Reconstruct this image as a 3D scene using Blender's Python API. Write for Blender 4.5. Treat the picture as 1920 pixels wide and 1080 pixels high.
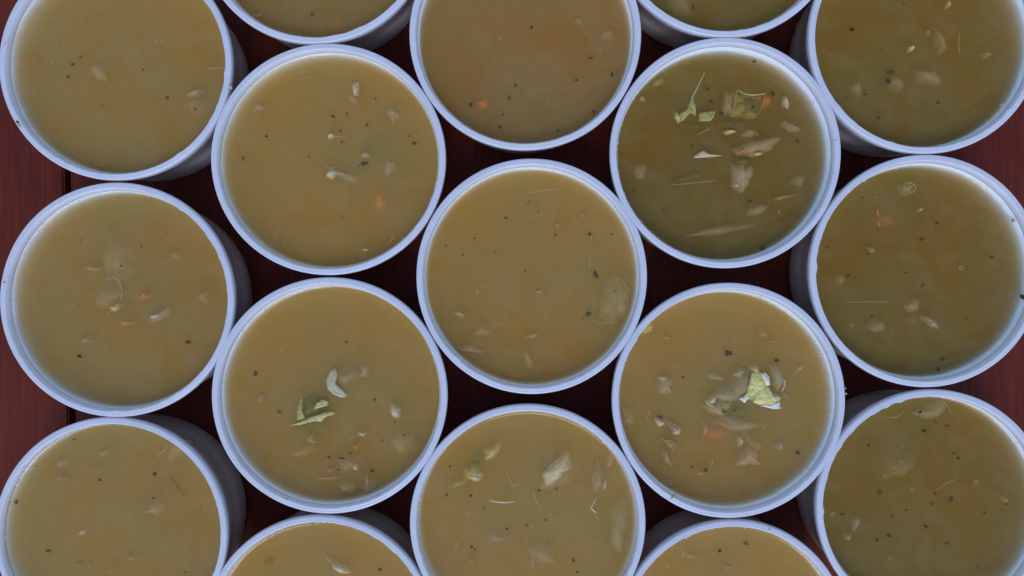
import bpy, bmesh, math, random
from mathutils import Vector, noise
R = math.radians
for o in list(bpy.data.objects):
    bpy.data.objects.remove(o)
S = bpy.context.scene
COL = S.collection

# ------------------------------------------------------------------ camera
RIM_Z = 0.0446                     # height of the cup rims above the table
CAM_H = 0.372                      # lens above the rims
CAM_Z = RIM_Z + CAM_H
FPX = 1387.0                       # focal length in pixels of a 1920 wide frame
cam = bpy.data.cameras.new('camera')
cam.sensor_width = 36.0
cam.lens = 36.0 * FPX / 1920.0
cam.clip_start = 0.01
cam.clip_end = 100.0
cam_o = bpy.data.objects.new('camera', cam)
COL.objects.link(cam_o)
cam_o.location = (0, 0, CAM_Z)
S.camera = cam_o
S.render.resolution_x, S.render.resolution_y = 1024, 576

# ------------------------------------------------------------------ sky and soft sun (open shade, light from the near side)
SUN_EL, SUN_AZ = R(50), R(184)     # azimuth clockwise from +Y
world = bpy.data.worlds.new('World')
S.world = world
world.use_nodes = True
wn = world.node_tree
sky = wn.nodes.new('ShaderNodeTexSky')
sky.sky_type = 'NISHITA'
sky.sun_disc = False
sky.sun_elevation = SUN_EL
sky.sun_rotation = SUN_AZ
sky.air_density = 1.0
sky.dust_density = 0.6
sky.ozone_density = 4.0
wn.links.new(sky.outputs[0], wn.nodes['Background'].inputs[0])
wn.nodes['Background'].inputs[1].default_value = 0.145
sun = bpy.data.lights.new('sun', 'SUN')
sun.energy = 0.75
sun.angle = R(22)
sun.color = (0.80, 0.86, 1.0)
sun_o = bpy.data.objects.new('sun', sun)
COL.objects.link(sun_o)
d = Vector((math.sin(SUN_AZ) * math.cos(SUN_EL), math.cos(SUN_AZ) * math.cos(SUN_EL), math.sin(SUN_EL)))
sun_o.rotation_euler = d.to_track_quat('Z', 'Y').to_euler()
S.view_settings.view_transform = 'Standard'
S.view_settings.look = 'None'
S.view_settings.exposure = 0.57
S.view_settings.gamma = 1.0
S.cycles.use_denoising = True
S.cycles.max_bounces = 14
S.cycles.diffuse_bounces = 5
S.cycles.transmission_bounces = 6
S.cycles.transparent_max_bounces = 16
S.cycles.volume_bounces = 12


def W(px, py, z):
    k = (CAM_Z - z) / FPX
    return Vector(((px - 960.0) * k, (540.0 - py) * k, z))


# ------------------------------------------------------------------ materials
def new_mat(name):
    m = bpy.data.materials.new(name)
    m.use_nodes = True
    m.node_tree.nodes.clear()
    return m, m.node_tree.nodes, m.node_tree.links


def node(ns, kind, **kw):
    n = ns.new(kind)
    for k, v in kw.items():
        if k.startswith('i_'):
            key = k[2:]
            n.inputs[int(key) if key.isdigit() else key.replace('_', ' ')].default_value = v
        else:
            setattr(n, k, v)
    return n


def ramp(ns, stops):
    r = ns.new('ShaderNodeValToRGB')
    el = r.color_ramp.elements
    el[0].position, el[0].color = stops[0][0], (*stops[0][1], 1)
    el[1].position, el[1].color = stops[-1][0], (*stops[-1][1], 1)
    for p, c in stops[1:-1]:
        e = el.new(p)
        e.color = (*c, 1)
    return r


def mat_plastic(name, trans, ca, cb):
    m, ns, L = new_mat(name)
    out = node(ns, 'ShaderNodeOutputMaterial')
    co = node(ns, 'ShaderNodeTexCoord')
    n1 = node(ns, 'ShaderNodeTexNoise', i_Scale=60.0, i_Detail=4.0)
    L.new(co.outputs['Object'], n1.inputs['Vector'])
    r1 = ramp(ns, [(0.35, ca), (0.65, cb)])
    L.new(n1.outputs[0], r1.inputs[0])
    n2 = node(ns, 'ShaderNodeTexNoise', i_Scale=420.0, i_Detail=3.0)
    L.new(co.outputs['Object'], n2.inputs['Vector'])
    b = node(ns, 'ShaderNodeBump', i_Strength=0.12, i_Distance=0.0004)
    L.new(n2.outputs[0], b.inputs['Height'])
    p = node(ns, 'ShaderNodeBsdfPrincipled', i_Roughness=0.28)
    p.inputs['IOR'].default_value = 1.49
    L.new(r1.outputs[0], p.inputs['Base Color'])
    L.new(b.outputs[0], p.inputs['Normal'])
    t = node(ns, 'ShaderNodeBsdfTranslucent')
    t.inputs[0].default_value = (.92, .84, .80, 1)
    mx = node(ns, 'ShaderNodeMixShader')
    mx.inputs[0].default_value = trans
    L.new(p.outputs[0], mx.inputs[1])
    L.new(t.outputs[0], mx.inputs[2])
    L.new(mx.outputs[0], out.inputs[0])
    return m


def mat_soup(name, albedo, dens, tint_a, tint_b, off):
    """Translucent broth: a real scattering volume under a clear glossy skin whose tint drifts."""
    m, ns, L = new_mat(name)
    out = node(ns, 'ShaderNodeOutputMaterial')
    co = node(ns, 'ShaderNodeTexCoord')
    mp = node(ns, 'ShaderNodeMapping')
    mp.inputs['Location'].default_value = (off, off * 1.7, 0)
    L.new(co.outputs['Object'], mp.inputs[0])
    n1 = node(ns, 'ShaderNodeTexNoise', i_Scale=22.0, i_Detail=4.0, i_Roughness=0.55)
    n1.inputs['Distortion'].default_value = 0.6
    L.new(mp.outputs[0], n1.inputs['Vector'])
    r1 = ramp(ns, [(0.36, tint_a), (0.5, (.98, .97, .95)), (0.62, tint_b)])
    L.new(n1.outputs[0], r1.inputs[0])
    tr = node(ns, 'ShaderNodeBsdfTransparent')
    L.new(r1.outputs[0], tr.inputs[0])
    # cloudy starch film lying in the skin
    n3 = node(ns, 'ShaderNodeTexNoise', i_Scale=42.0, i_Detail=7.0, i_Roughness=0.66)
    n3.inputs['Distortion'].default_value = 1.2
    L.new(mp.outputs[0], n3.inputs['Vector'])
    mr = node(ns, 'ShaderNodeMapRange', i_1=0.44, i_2=0.80, i_3=0.0, i_4=0.15)
    L.new(n3.outputs[0], mr.inputs[0])
    df = node(ns, 'ShaderNodeBsdfDiffuse')
    df.inputs[0].default_value = (.52, .40, .20, 1)
    film = node(ns, 'ShaderNodeMixShader')
    L.new(mr.outputs[0], film.inputs[0])
    L.new(tr.outputs[0], film.inputs[1])
    L.new(df.outputs[0], film.inputs[2])
    n2 = node(ns, 'ShaderNodeTexNoise', i_Scale=140.0, i_Detail=4.0)
    L.new(mp.outputs[0], n2.inputs['Vector'])
    b = node(ns, 'ShaderNodeBump', i_Strength=0.18, i_Distance=0.0008)
    L.new(n2.outputs[0], b.inputs['Height'])
    gl = node(ns, 'ShaderNodeBsdfGlossy', i_Roughness=0.09)
    L.new(b.outputs[0], gl.inputs['Normal'])
    fr = node(ns, 'ShaderNodeFresnel', i_IOR=1.35)
    L.new(b.outputs[0], fr.inputs['Normal'])
    mx = node(ns, 'ShaderNodeMixShader')
    geo = node(ns, 'ShaderNodeNewGeometry')      # the skin mirrors only from the air side
    inv = node(ns, 'ShaderNodeMath', operation='SUBTRACT', i_0=1.0)
    L.new(geo.outputs['Backfacing'], inv.inputs[1])
    fm = node(ns, 'ShaderNodeMath', operation='MULTIPLY')
    L.new(fr.outputs[0], fm.inputs[0])
    L.new(inv.outputs[0], fm.inputs[1])
    L.new(fm.outputs[0], mx.inputs[0])
    L.new(film.outputs[0], mx.inputs[1])
    L.new(gl.outputs[0], mx.inputs[2])
    L.new(mx.outputs[0], out.inputs['Surface'])
    v = node(ns, 'ShaderNodeVolumePrincipled')
    v.inputs['Color'].default_value = (*albedo, 1)
    v.inputs['Density'].default_value = dens
    v.inputs['Anisotropy'].default_value = 0.0
    L.new(v.outputs[0], out.inputs['Volume'])
    return m


def mat_veg(name, c1, c2, rough=0.22, trans=0.25, scale=350.0, bump=0.5, spec=0.25):
    m, ns, L = new_mat(name)
    out = node(ns, 'ShaderNodeOutputMaterial')
    co = node(ns, 'ShaderNodeTexCoord')
    n1 = node(ns, 'ShaderNodeTexNoise', i_Scale=scale, i_Detail=4.0)
    L.new(co.outputs['Object'], n1.inputs['Vector'])
    r1 = ramp(ns, [(0.3, c1), (0.7, c2)])
    L.new(n1.outputs[0], r1.inputs[0])
    n2 = node(ns, 'ShaderNodeTexNoise', i_Scale=scale * 2.2, i_Detail=3.0)
    L.new(co.outputs['Object'], n2.inputs['Vector'])
    b = node(ns, 'ShaderNodeBump', i_Strength=bump, i_Distance=0.0007)
    L.new(n2.outputs[0], b.inputs['Height'])
    p = node(ns, 'ShaderNodeBsdfPrincipled', i_Roughness=rough)
    p.inputs['Specular IOR Level'].default_value = spec
    L.new(r1.outputs[0], p.inputs['Base Color'])
    L.new(b.outputs[0], p.inputs['Normal'])
    t = node(ns, 'ShaderNodeBsdfTransparent')
    t.inputs[0].default_value = (*[min(1, .5 + .5 * q) for q in c2], 1)
    mx = node(ns, 'ShaderNodeMixShader')
    mx.inputs[0].default_value = trans
    L.new(p.outputs[0], mx.inputs[1])
    L.new(t.outputs[0], mx.inputs[2])
    L.new(mx.outputs[0], out.inputs[0])
    return m


def mat_wood():
    m, ns, L = new_mat('mahogany_stained_wood')
    out = node(ns, 'ShaderNodeOutputMaterial')
    co = node(ns, 'ShaderNodeTexCoord')
    mp = node(ns, 'ShaderNodeMapping')
    mp.inputs['Scale'].default_value = (1, 0.045, 1)
    L.new(co.outputs['Object'], mp.inputs[0])
    n1 = node(ns, 'ShaderNodeTexNoise', i_Scale=520.0, i_Detail=7.0, i_Roughness=0.6)
    L.new(mp.outputs[0], n1.inputs['Vector'])
    n2 = node(ns, 'ShaderNodeTexNoise', i_Scale=14.0, i_Detail=4.0)
    L.new(co.outputs['Object'], n2.inputs['Vector'])
    r1 = ramp(ns, [(0.30, (.112, .0165, .0078)), (0.52, (.150, .0225, .0102)), (0.72, (.182, .031, .0145))])
    L.new(n1.outputs[0], r1.inputs[0])
    r2 = ramp(ns, [(0.35, (.80, .76, .76)), (0.65, (1.0, 1.0, 1.0))])
    L.new(n2.outputs[0], r2.inputs[0])
    mul = node(ns, 'ShaderNodeMixRGB', blend_type='MULTIPLY', i_0=1.0)
    L.new(r1.outputs[0], mul.inputs[1])
    L.new(r2.outputs[0], mul.inputs[2])
    # pale scuffs
    n3 = node(ns, 'ShaderNodeTexNoise', i_Scale=120.0, i_Detail=8.0, i_Roughness=0.75)
    L.new(co.outputs['Object'], n3.inputs['Vector'])
    r3 = ramp(ns, [(0.64, (0, 0, 0)), (0.76, (.35, .35, .35))])
    L.new(n3.outputs[0], r3.inputs[0])
    sc = node(ns, 'ShaderNodeMixRGB')
    sc.inputs[2].default_value = (.16, .085, .07, 1)
    L.new(r3.outputs[0], sc.inputs[0])
    L.new(mul.outputs[0], sc.inputs[1])
    b = node(ns, 'ShaderNodeBump', i_Strength=0.2, i_Distance=0.0004)
    L.new(n1.outputs[0], b.inputs['Height'])
    p = node(ns, 'ShaderNodeBsdfPrincipled', i_Roughness=0.5)
    p.inputs['Specular IOR Level'].default_value = 0.15
    L.new(sc.outputs[0], p.inputs['Base Color'])
    L.new(b.outputs[0], p.inputs['Normal'])
    L.new(p.outputs[0], out.inputs[0])
    return m


def mat_ground():
    m, ns, L = new_mat('dark_paving')
    out = node(ns, 'ShaderNodeOutputMaterial')
    co = node(ns, 'ShaderNodeTexCoord')
    n1 = node(ns, 'ShaderNodeTexNoise', i_Scale=9.0, i_Detail=8.0)
    L.new(co.outputs['Object'], n1.inputs['Vector'])
    r1 = ramp(ns, [(0.3, (.05, .045, .04)), (0.7, (.09, .08, .07))])
    L.new(n1.outputs[0], r1.inputs[0])
    p = node(ns, 'ShaderNodeBsdfPrincipled', i_Roughness=0.9)
    L.new(r1.outputs[0], p.inputs['Base Color'])
    L.new(p.outputs[0], out.inputs[0])
    return m


M_PLASTIC = mat_plastic('white_plastic', .25, (.77, .73, .765), (.82, .78, .815))
M_INNER = mat_plastic('white_plastic_inside', .04, (.88, .88, .89), (.91, .91, .91))
M_OUTER = mat_plastic('white_plastic_outside_glow_tint', .45, (.90, .85, .84), (.94, .89, .88))  # same plastic, colour warmed for soup glow and raised to lift shade
M_WOOD = mat_wood()
VEG = {
    'onion': ('onion_piece', mat_veg('onion', (.58, .41, .20), (.72, .54, .30), trans=.40)),
    'white': ('onion_piece', mat_veg('onion_white', (.70, .53, .29), (.86, .69, .42), trans=.15, rough=.14, bump=.8, spec=.5)),
    'pale': ('cabbage_piece', mat_veg('cabbage_pale', (.58, .47, .12), (.78, .66, .24), trans=.12, rough=.16, bump=.8, spec=.5)),
    'cream': ('cabbage_piece', mat_veg('cabbage_cream', (.80, .62, .15), (.92, .78, .30), trans=.05, rough=.2, bump=.7, spec=.4)),
    'edge': ('cabbage_piece', mat_veg('cabbage_edge', (.80, .73, .50), (.88, .82, .60), trans=.05, rough=.15, bump=.8, spec=.5)),
    'green': ('cabbage_piece', mat_veg('cabbage_green', (.46, .36, .06), (.64, .52, .15), trans=.25, rough=.16, bump=.8, spec=.4)),
    'olive': ('cabbage_piece', mat_veg('cabbage_olive', (.20, .15, .018), (.32, .25, .04), trans=.35, rough=.3)),
    'carrot': ('carrot_piece', mat_veg('carrot', (.60, .13, .02), (.78, .22, .035), trans=.05, rough=.3)),
    'orange': ('carrot_piece', mat_veg('carrot_orange', (.62, .24, .02), (.78, .34, .04), trans=.05, rough=.3)),
    'strand': ('vegetable_strand', mat_veg('strand', (.58, .43, .21), (.72, .56, .31), trans=.55, rough=.2, bump=.8)),
    'herb': ('herb_flake', mat_veg('herb', (.030, .023, .005), (.085, .064, .016), trans=.24, rough=.7, spec=.03)),
    'dust': ('herb_dust', mat_veg('herb_faint', (.05, .038, .008), (.12, .09, .02), trans=.35, rough=.7, spec=.03)),
}
M_DROP = mat_veg('broth_white_glint', (.80, .78, .72), (.88, .87, .84), trans=.3, rough=.04, bump=.2, spec=.8)  # near-white base stands in for sky sparkles on the broth beads
M_DRIP = mat_veg('dried_soup', (.36, .27, .10), (.62, .50, .26), trans=.05, rough=.2, bump=.4, spec=.5)
M_BUB = mat_veg('bubble_skin', (.60, .46, .26), (.75, .60, .4), trans=.6, rough=.05, bump=.1)


# ------------------------------------------------------------------ object helpers
def link(name, me, mats, parent=None, loc=(0, 0, 0)):
    o = bpy.data.objects.new(name, me)
    COL.objects.link(o)
    for m in (mats if isinstance(mats, (list, tuple)) else [mats]):
        me.materials.append(m)
    o.location = loc
    if parent:
        o.parent = parent
    return o


def tag(o, label, cat, group=None):
    o['label'], o['category'] = label, cat
    if group:
        o['group'] = group


def mesh(name, v, f, smooth=True):
    me = bpy.data.meshes.new(name)
    me.from_pydata(v, [], f)
    me.update()
    if smooth:
        me.polygons.foreach_set('use_smooth', [True] * len(me.polygons))
    return me


def nz(x, y=0.0, z=0.0):
    return noise.noise(Vector((x, y, z)))


# ------------------------------------------------------------------ the table
def make_table():
    t = bpy.data.objects.new('wooden_table', None)
    COL.objects.link(t)
    tag(t, 'dark reddish mahogany stained wooden table under all the cups', 'table')
    th = 0.022
    x_gap = W(122, 330, 0).x
    # (x0, x1) of the boards: the narrow dark gap near the left of the picture parts two of them
    boards = [(-0.74, -0.506), (-0.500, x_gap - 0.0008), (x_gap + 0.0026, 0.42), (0.426, 0.74)]
    rot = math.atan2(9 * .301e-3, 455 * .301e-3)     # the gap leans very slightly
    for k, (x0, x1) in enumerate(boards):
        bm = bmesh.new()
        bmesh.ops.create_cube(bm, size=1.0)
        cx = (x0 + x1) / 2
        for v in bm.verts:
            v.co = Vector((v.co.x * (x1 - x0), v.co.y * 0.86, v.co.z * th))
        bmesh.ops.bevel(bm, geom=[e for e in bm.edges], offset=0.0011, segments=3, affect='EDGES')
        me = bpy.data.meshes.new('board')
        bm.to_mesh(me)
        bm.free()
        o = link('board', me, M_WOOD, t, (cx, 0.0, -th / 2))
        yy = W(122, 330, 0).y
        # shear-free lean: turn the board about the gap point
        o.rotation_euler.z = rot
        o.location = (x_gap + (cx - x_gap) * math.cos(rot) - (0 - yy) * math.sin(rot),
                      yy + (cx - x_gap) * math.sin(rot) + (0 - yy) * math.cos(rot), -th / 2)
    for sx in (-1, 1):
        for sy in (-1, 1):
            bm = bmesh.new()
            bmesh.ops.create_cube(bm, size=1.0)
            for v in bm.verts:
                v.co = Vector((v.co.x * .06, v.co.y * .06, v.co.z * .676))
            bmesh.ops.bevel(bm, geom=[e for e in bm.edges], offset=0.003, segments=2, affect='EDGES')
            me = bpy.data.meshes.new('leg')
            bm.to_mesh(me)
            bm.free()
            link('leg', me, M_WOOD, t, (sx * .62, sy * .33, -th - .0 - .339))
    return t


make_table()
g = mesh('ground', [(-30, -30, -0.70), (30, -30, -0.70), (30, 30, -0.70), (-30, 30, -0.70)], [(0, 1, 2, 3)], False)
go = link('ground', g, mat_ground())
go['kind'] = 'structure'

# ------------------------------------------------------------------ the cups
NSEG = 144


def lathe(prof, rx, ry, seed, closed=False, burr=None, wob=0.00012):
    v, f = [], []
    n = len(prof)
    for i in range(NSEG):
        a = 2 * math.pi * i / NSEG
        ca, sa = math.cos(a), math.sin(a)
        w = wob * nz(ca * 1.6 + seed, sa * 1.6, seed * .7)
        for j, (r, z) in enumerate(prof):
            rr = r + w
            zz = z
            if burr and j in burr:
                q = nz(ca * 14 + seed, sa * 14, 3.1) + .6 * nz(ca * 33 + seed, sa * 33, 7.7)
                m = max(0.0, nz(ca * 1.7 - seed, sa * 1.7, 1.3) + .12)
                rr -= burr[j] * max(0, q) * min(1, m * 3)
            v.append((rr * ca * rx, rr * sa * ry, zz))
    for i in range(NSEG):
        k = (i + 1) % NSEG
        for j in range(n if closed else n - 1):
            j2 = (j + 1) % n
            f.append((i * n + j, k * n + j, k * n + j2, i * n + j2))
    return v, f


RO = 0.0585
WALL_IN_TOP, WALL_IN_BOT, Z_IN_BOT = 0.0542, 0.0516, 0.0016
RIM = [(0.0568, 0.0396), (0.0581, 0.0400), (0.0585, 0.0409), (0.0585, 0.0430), (0.05845, 0.0437), (0.0582, 0.04425),
       (0.0578, 0.04450), (0.0572, 0.04445), (0.0566, 0.04445), (0.0561, 0.04460), (0.05575, 0.0446), (0.05545, 0.0443),
       (0.05525, 0.0435), (0.0549, 0.0428), (0.0549, 0.0420), (0.0547, 0.0406), (0.0553, 0.0401), (0.0558, 0.0396), (0.0562, 0.0394)]
WALL = [(0.0, 0.0008), (0.030, 0.0008), (0.0490, 0.0008), (0.0498, 0.0), (0.0518, 0.0), (0.0526, 0.0007), (0.0529, 0.002), (0.0542, 0.018),
        (0.0553, 0.0310), (0.0557, 0.0312), (0.05625, 0.0397),
        (0.0549, 0.0410), (0.0546, 0.0404), (0.0539, 0.0372), (0.0531, 0.0240), (0.0519, 0.0060), (0.0512, 0.0026), (0.0495, 0.0017), (0.030, 0.0016), (0.0, 0.0016)]


def wall_in_r(z):
    pts = [(0.0016, 0.0495), (0.0026, 0.0512), (0.006, 0.0519), (0.024, 0.0531), (0.0372, 0.0539), (0.0404, 0.0546), (0.05, 0.0550)]
    for (z0, r0), (z1, r1) in zip(pts, pts[1:]):
        if z <= z1:
            return r0 + (r1 - r0) * (z - z0) / (z1 - z0)
    return pts[-1][1]


# dried drops and crumbs left on the rims (photograph pixels), by cup
DRIPS = {
    (215, 119): [(33, 229, 7, 8, 1), (37, 236, 8, 10, 0), (432, 163, 6, 9, 0), (9, 82, 5, 5, 0)],
    (218, 562): [(8, 529, 5, 4, 1)],
    (206, 1002): [(55, 880, 6, 5, 0)],
    (1367, 751): [(1585, 728, 4, 5, 0), (1586, 738, 4, 5, 0), (1262, 932, 14, 5, 0)],
    (617, 742): [(537, 937, 5, 4, 0)],
    (1737, 508): [(1910, 412, 7, 5, 0)],
    (1736, 70): [(1888, 193, 5, 5, 0)],
    (1376, 1194): [(1443, 992, 5, 4, 0)],
    (1361, 286): [(1548, 248, 4, 4, 0), (1566, 262, 4, 4, 0)],
}


def make_cup(cx, cy, rx, ry, seed, label):
    p = W(cx, cy, RIM_Z)
    t = bpy.data.objects.new('plastic_cup', None)
    COL.objects.link(t)
    t.location = (p.x, p.y, 0.0)
    tag(t, label, 'cup', 'white plastic cups of soup crowded on the table')
    k = CAM_H / FPX / RO
    sx, sy = rx * k, ry * k
    v, f = lathe(WALL, sx, sy, seed)
    w = link('wall', mesh('wall', v, f), [M_OUTER, M_INNER], t)
    n = len(WALL)
    for q, pl in enumerate(w.data.polygons):
        pl.material_index = 1 if q % (n - 1) >= 10 else 0
    v, f = lathe(RIM, sx, sy, seed, closed=True, burr={9: .0005, 10: .0008, 11: .0009, 12: .0006})
    link('rim', mesh('rim', v, f), M_PLASTIC, t)
    for dx, dy, w, h, kind in DRIPS.get((cx, cy), []):
        q = W(dx, dy, RIM_Z) - Vector((p.x, p.y, RIM_Z))
        k2 = CAM_H / FPX
        pts = flake(q.x, q.y, w * k2, h * k2, dx * .7, 0, 0, dx * .37)
        zz = RIM_Z + .0002 - (.0035 if Vector((q.x, q.y)).length < .0553 else 0.0)
        vf = slab(pts, zz, .0009, (0, 0), .0002, dx * .1, n=14, crisp=.6, dome=.0004)
        link('soup_drip', mesh('soup_drip', *vf), M_DRIP if kind == 0 else VEG['herb'][1], t)
    return t, sx, sy


# ------------------------------------------------------------------ soup and what floats in it
def soup_mesh(level, sx, sy, seed):
    """closed body of broth, a hair inside the wall's thickness, with a faintly uneven skin"""
    rt = wall_in_r(level) + 0.0003
    rings = [0, .12, .25, .4, .55, .7, .82, .9, .945, .965, .98, .99, 1.0]
    n = 128
    v, f = [(0, 0, 0)], []
    for t in rings[1:]:
        for i in range(n):
            a = 2 * math.pi * i / n
            x, y = math.cos(a) * rt * t, math.sin(a) * rt * t
            z = .00016 * nz(x * 70 + seed, y * 70, seed)
            if t > .965:
                z += .0008 * ((t - .965) / .035) ** 2 + (.0006 * nz(math.cos(a) * 5 + seed, math.sin(a) * 5, 2.2) if t == 1.0 else 0)
            v.append((x * sx, y * sy, z))
    for i in range(n):
        f.append((0, 1 + i, 1 + (i + 1) % n))
    for k in range(len(rings) - 2):
        b0, b1 = 1 + k * n, 1 + (k + 1) * n
        for i in range(n):
            j = (i + 1) % n
            f.append((b0 + i, b1 + i, b1 + j, b0 + j))
    base = 1 + (len(rings) - 2) * n
    for z in (.032, .024, .012, .004, .0013):
        if z >= level - .001:
            continue
        r = wall_in_r(max(z, .0016)) + .0002
        b1 = len(v)
        for i in range(n):
            a = 2 * math.pi * i / n
            v.append((math.cos(a) * r * sx, math.sin(a) * r * sy, z - level))
        for i in range(n):
            j = (i + 1) % n
            f.append((base + i, b1 + i, b1 + j, base + j))
        base = b1
    f.append(tuple(base + i for i in reversed(range(n))))
    return mesh('soup', v, f)


def resample(pts, n):
    m = len(pts)
    seg = [(pts[(i + 1) % m] - pts[i]).length for i in range(m)]
    tot = sum(seg)
    out = []
    for k in range(n):
        s = tot * k / n
        i = 0
        while s > seg[i] and i < m - 1:
            s -= seg[i]
            i += 1
        out.append(pts[i].lerp(pts[(i + 1) % m], s / max(seg[i], 1e-9)))
    return out


def slab(pts, top, thick, tilt, wav, seed, n=26, crisp=0.25, dome=0.0):
    """an irregular piece with depth: pts = outline in metres round the soup's centre"""
    c = sum(pts, Vector((0, 0))) / len(pts)
    o = resample(pts, n)
    o = [p.lerp((o[i - 1] + o[(i + 1) % n]) / 2, .5 * (1 - crisp)) for i, p in enumerate(o)]
    size = max((p - c).length for p in o)
    v, f = [], []

    def zt(p):
        q = p - c
        return top + q.x * tilt[0] + q.y * tilt[1] + wav * nz(p.x * 420 + seed, p.y * 420, seed) + wav * .5 * nz(p.x * 900, p.y * 900 + seed, seed)
    rings = [(0.0, 0), (.35, 0), (.65, 0), (.86, 0), (.97, .12), (1.0, .5), (.97, .88), (.8, 1), (0.0, 1)]
    for t, b in rings:
        if t == 0:
            v.append((c.x, c.y, zt(c) - thick * b))
            continue
        for p in o:
            dz = dome * t ** 2.5 * (.55 + .9 * abs(nz((p - c).normalized().x * 1.3 + seed, (p - c).normalized().y * 1.3, 9.1)) * 2)
            j = 1 + .05 * nz(p.x * 1500 + seed, p.y * 1500, 5)
            q = c + (p - c) * t * j
            v.append((q.x, q.y, zt(q) - dz - thick * b))
    idx = []
    s = 0
    for t, b in rings:
        idx.append(s)
        s += 1 if t == 0 else n
    for i in range(n):
        j = (i + 1) % n
        f.append((idx[0], idx[1] + i, idx[1] + j))
        f.append((idx[-1], idx[-2] + j, idx[-2] + i))
    for k in range(1, len(rings) - 2):
        a, b = idx[k], idx[k + 1]
        for i in range(n):
            j = (i + 1) % n
            f.append((a + i, b + i, b + j, a + j))
    return v, f


def tube(pts, w, seed, ns=7):
    """a soft strand along 3-D points, thinning to its ends"""
    P = []
    for i in range(len(pts) - 1):
        for k in range(6):
            P.append(pts[i].lerp(pts[i + 1], k / 6))
    P.append(pts[-1])
    for _ in range(3):
        P = [P[0]] + [(P[i - 1] + P[i] * 2 + P[i + 1]) / 4 for i in range(1, len(P) - 1)] + [P[-1]]
    v, f = [], []
    m = len(P)
    for i, p in enumerate(P):
        t = (P[min(i + 1, m - 1)] - P[max(i - 1, 0)]).normalized()
        s = t.cross(Vector((0, 0, 1))).normalized()
        u = s.cross(t)
        e = i / (m - 1)
        r = w * (.25 + .75 * math.sin(math.pi * min(1, max(0, .08 + .84 * e))) ** .6) * (1 + .45 * nz(i * .55 + seed, seed))
        for k in range(ns):
            a = 2 * math.pi * k / ns
            v.append(tuple(p + s * math.cos(a) * r + u * math.sin(a) * r * .6))
    for i in range(m - 1):
        for k in range(ns):
            j = (k + 1) % ns
            f.append((i * ns + k, i * ns + j, (i + 1) * ns + j, (i + 1) * ns + k))
    f.append(tuple(range(ns - 1, -1, -1)))
    f.append(tuple((m - 1) * ns + k for k in range(ns)))
    return v, f


def flake(x, y, w, h, ang, top, thick, seed):
    pts = []
    for i in range(9):
        a = 2 * math.pi * i / 9
        r = .5 * (1 + .8 * nz(math.cos(a) * 1.9 + seed, math.sin(a) * 1.9, seed * .3))
        q = Vector((math.cos(a) * w * r, math.sin(a) * h * r))
        pts.append(Vector((x + q.x * math.cos(ang) - q.y * math.sin(ang), y + q.x * math.sin(ang) + q.y * math.cos(ang))))
    return pts


def ball(c, r, squash=.6, n=8, m=5):
    v, f = [(c[0], c[1], c[2] + r * squash)], []
    for k in range(1, m):
        p = math.pi * k / m
        for i in range(n):
            a = 2 * math.pi * i / n
            v.append((c[0] + r * math.sin(p) * math.cos(a), c[1] + r * math.sin(p) * math.sin(a), c[2] + r * squash * math.cos(p)))
    v.append((c[0], c[1], c[2] - r * squash))
    for i in range(n):
        j = (i + 1) % n
        f.append((0, 1 + i, 1 + j))
        for k in range(m - 2):
            b = 1 + k * n
            f.append((b + i, b + n + i, b + n + j, b + j))
        b = 1 + (m - 2) * n
        f.append((b + i, len(v) - 1, b + j))
    return v, f


def join(parts):
    v, f = [], []
    for pv, pf in parts:
        o = len(v)
        v += [tuple(q) for q in pv]
        f += [tuple(i + o for i in q) for q in pf]
    return v, f


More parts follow.
